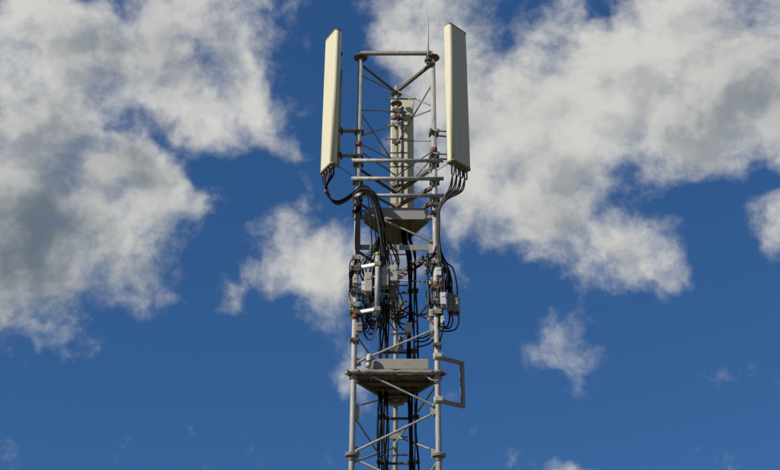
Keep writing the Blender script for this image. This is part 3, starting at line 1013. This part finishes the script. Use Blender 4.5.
# loose strands round the right leg and between the legs
rs = random.Random(11)
for i in range(9):
    x, y = 428 + 1.8 * i, 262 + rs.uniform(0, 18)
    pts = [at(436, 246 + 3 * i, -0.41)]
    for t in range(4):
        pts.append(at(x + rs.uniform(-4, 4), y + 15 * t, -0.38 + rs.uniform(-.05, .12)))
    pts.append(at(436 + rs.uniform(-1, 4), y + 62, -0.37))
    cable(pts, 0.010 if i % 2 else 0.0125, 'black cable wandering loosely round the leg beside the finned radio units', 'loose strands beside the finned radio units', 'cable' if i % 3 else 'cable_grey', tape=(0.4,) if i in (1, 6) else None)
for i in range(10):
    x = 361 + 2.0 * i
    pts = [at(380 + 0.6 * i, 236, -0.51), at(380 + 0.5 * (x - 376), 247 + (i % 3), -0.46)]
    for t in range(1, 6):
        pts.append(at(x + rs.uniform(-3.5, 3.5), 252 + 15.5 * t, -0.30 + rs.uniform(-.06, .10)))
    cable(pts, 0.0075 if i % 2 else 0.0095, 'black cable in the tangle between the leg and the yellow-topped pipe', 'tangle beside the yellow-topped pipe', 'cable' if i % 3 else 'cable_grey', tape=(0.62,) if i in (2, 5) else None)
for i in range(4):
    cable([at(362 + i, 300 + 6 * i, -0.36), at(372 + 2 * i, 312 + 5 * i, -0.2), at(388 + i, 305 + 4 * i, -0.05), at(398 + 2 * i, 312 + 6 * i, 0.1), at(409 + i, 306 + 7 * i, 0.18)], 0.012, 'black cable strung across from the leg to the thick feeder trunk', 'cables strung across below the pale units')
unit('little pale tower-top amplifier on the inner side of the leg by the white splice box', 424.5, 429.5, 262, 270, 0.0, 0.08, 'unit', fins=False, name='amplifier', cat='amplifier', to=(RRp.x, RRp.y, 0))
unit('little pale amplifier below the white lower support arm', 366.0, 371.0, 293, 303, -0.30, 0.08, 'unit', fins=False, name='amplifier', cat='amplifier', to=(LLp.x, LLp.y, 0))
unit('grey surge box with connectors low on the leg below the cream radio unit', 355.8, 362.6, 322, 331, -0.44, 0.07, 'unit_grey', fins=False, name='surge_box', cat='box', to=(LLp.x, LLp.y, 0))

# node plates where the braces meet the rear leg
for n_, py in enumerate((112, 126, 143, 161, 192, 207, 281, 306, 349, 437)):
    p = on('B', py)
    mb = MB().box((p.x, p.y - 0.048, p.z), (0.15 + 0.03 * (n_ % 2), 0.016, 0.085), None, 0.003)
    mb.build('node_plate', ('dull', 'brace')[n_ % 2], tower)
# short rungs between the front legs and the rear leg, behind the crossbars
for py in (150, 169):
    for k in 'LR':
        rod((k, py), ('B', py + 26), 0.010, 'dull')
# more small fittings among the cables
for (lab, x0, x1, y0, y1, Y, d, m, nm, leg) in (
    ('small pale splitter on the leg just above the cream radio unit', 352.6, 357.6, 276, 283, -0.45, 0.06, 'unit', 'splitter', 'L'),
    ('small white splitter on the leg just below the upper white support arm', 361.6, 365.4, 281, 290, -0.42, 0.06, 'white', 'splitter', 'L'),
    ('pale coupler in front of the rear leg below the brown-grey filter box', 391.0, 397.0, 299, 306, -0.20, 0.07, 'unit', 'coupler', 'B'),
    ('pale coupler low in the tangle beside the rear leg above the lower platform', 398.8, 403.2, 336, 345, 0.30, 0.07, 'unit', 'coupler', 'B'),
    ('small pale box inside the leg above the red-orange binding by the finned units', 427.6, 432.6, 277, 284, -0.36, 0.07, 'white', 'splitter', 'R'),
    ('pale coupler on the inner side of the leg below the finned radio units', 428.8, 433.2, 309, 316, -0.37, 0.07, 'unit', 'coupler', 'R'),
    ('white fitting on the outer side of the leg under the small white radio unit', 440.6, 444.6, 315, 323, -0.40, 0.06, 'white', 'splitter', 'R'),
):
    q = LEG[leg]
    unit(lab, x0, x1, y0, y1, Y, d, m, fins=False, name=nm, cat=nm, to=(q.x, q.y, 0))

# red tape bundles on the legs
for leg, py, lab in (('R', 151, 'red-brown binding on the leg beside the antenna with lightning rod, between its brackets'),
                     ('R', 285, 'red-orange binding on the leg above the finned radio units'),
                     ('L', 145, 'red-brown binding on the leg between the brackets of the antenna with sagging cables'),
                     ('L', 317, 'red-orange binding on the leg below the cream radio unit'),
                     ('B', 182, 'red binding on the rear leg in front of the antenna seen from behind')):
    p = on(leg, py)
    r = LR + 0.008
    mb = MB()
    zz = p.z - 0.045
    for j in range(4):
        mb.tube([(p.x, p.y, zz + j * 0.024), (p.x, p.y, zz + j * 0.024 + 0.02)], r + 0.004 * (j % 2), 14)
    mb.box((p.x - 0.01, p.y - r - 0.012, p.z), (0.05, 0.03, 0.06), None, 0.006)
    tag(mb.build('tape_binding', 'red'), lab, 'binding', 'red bindings on the legs')
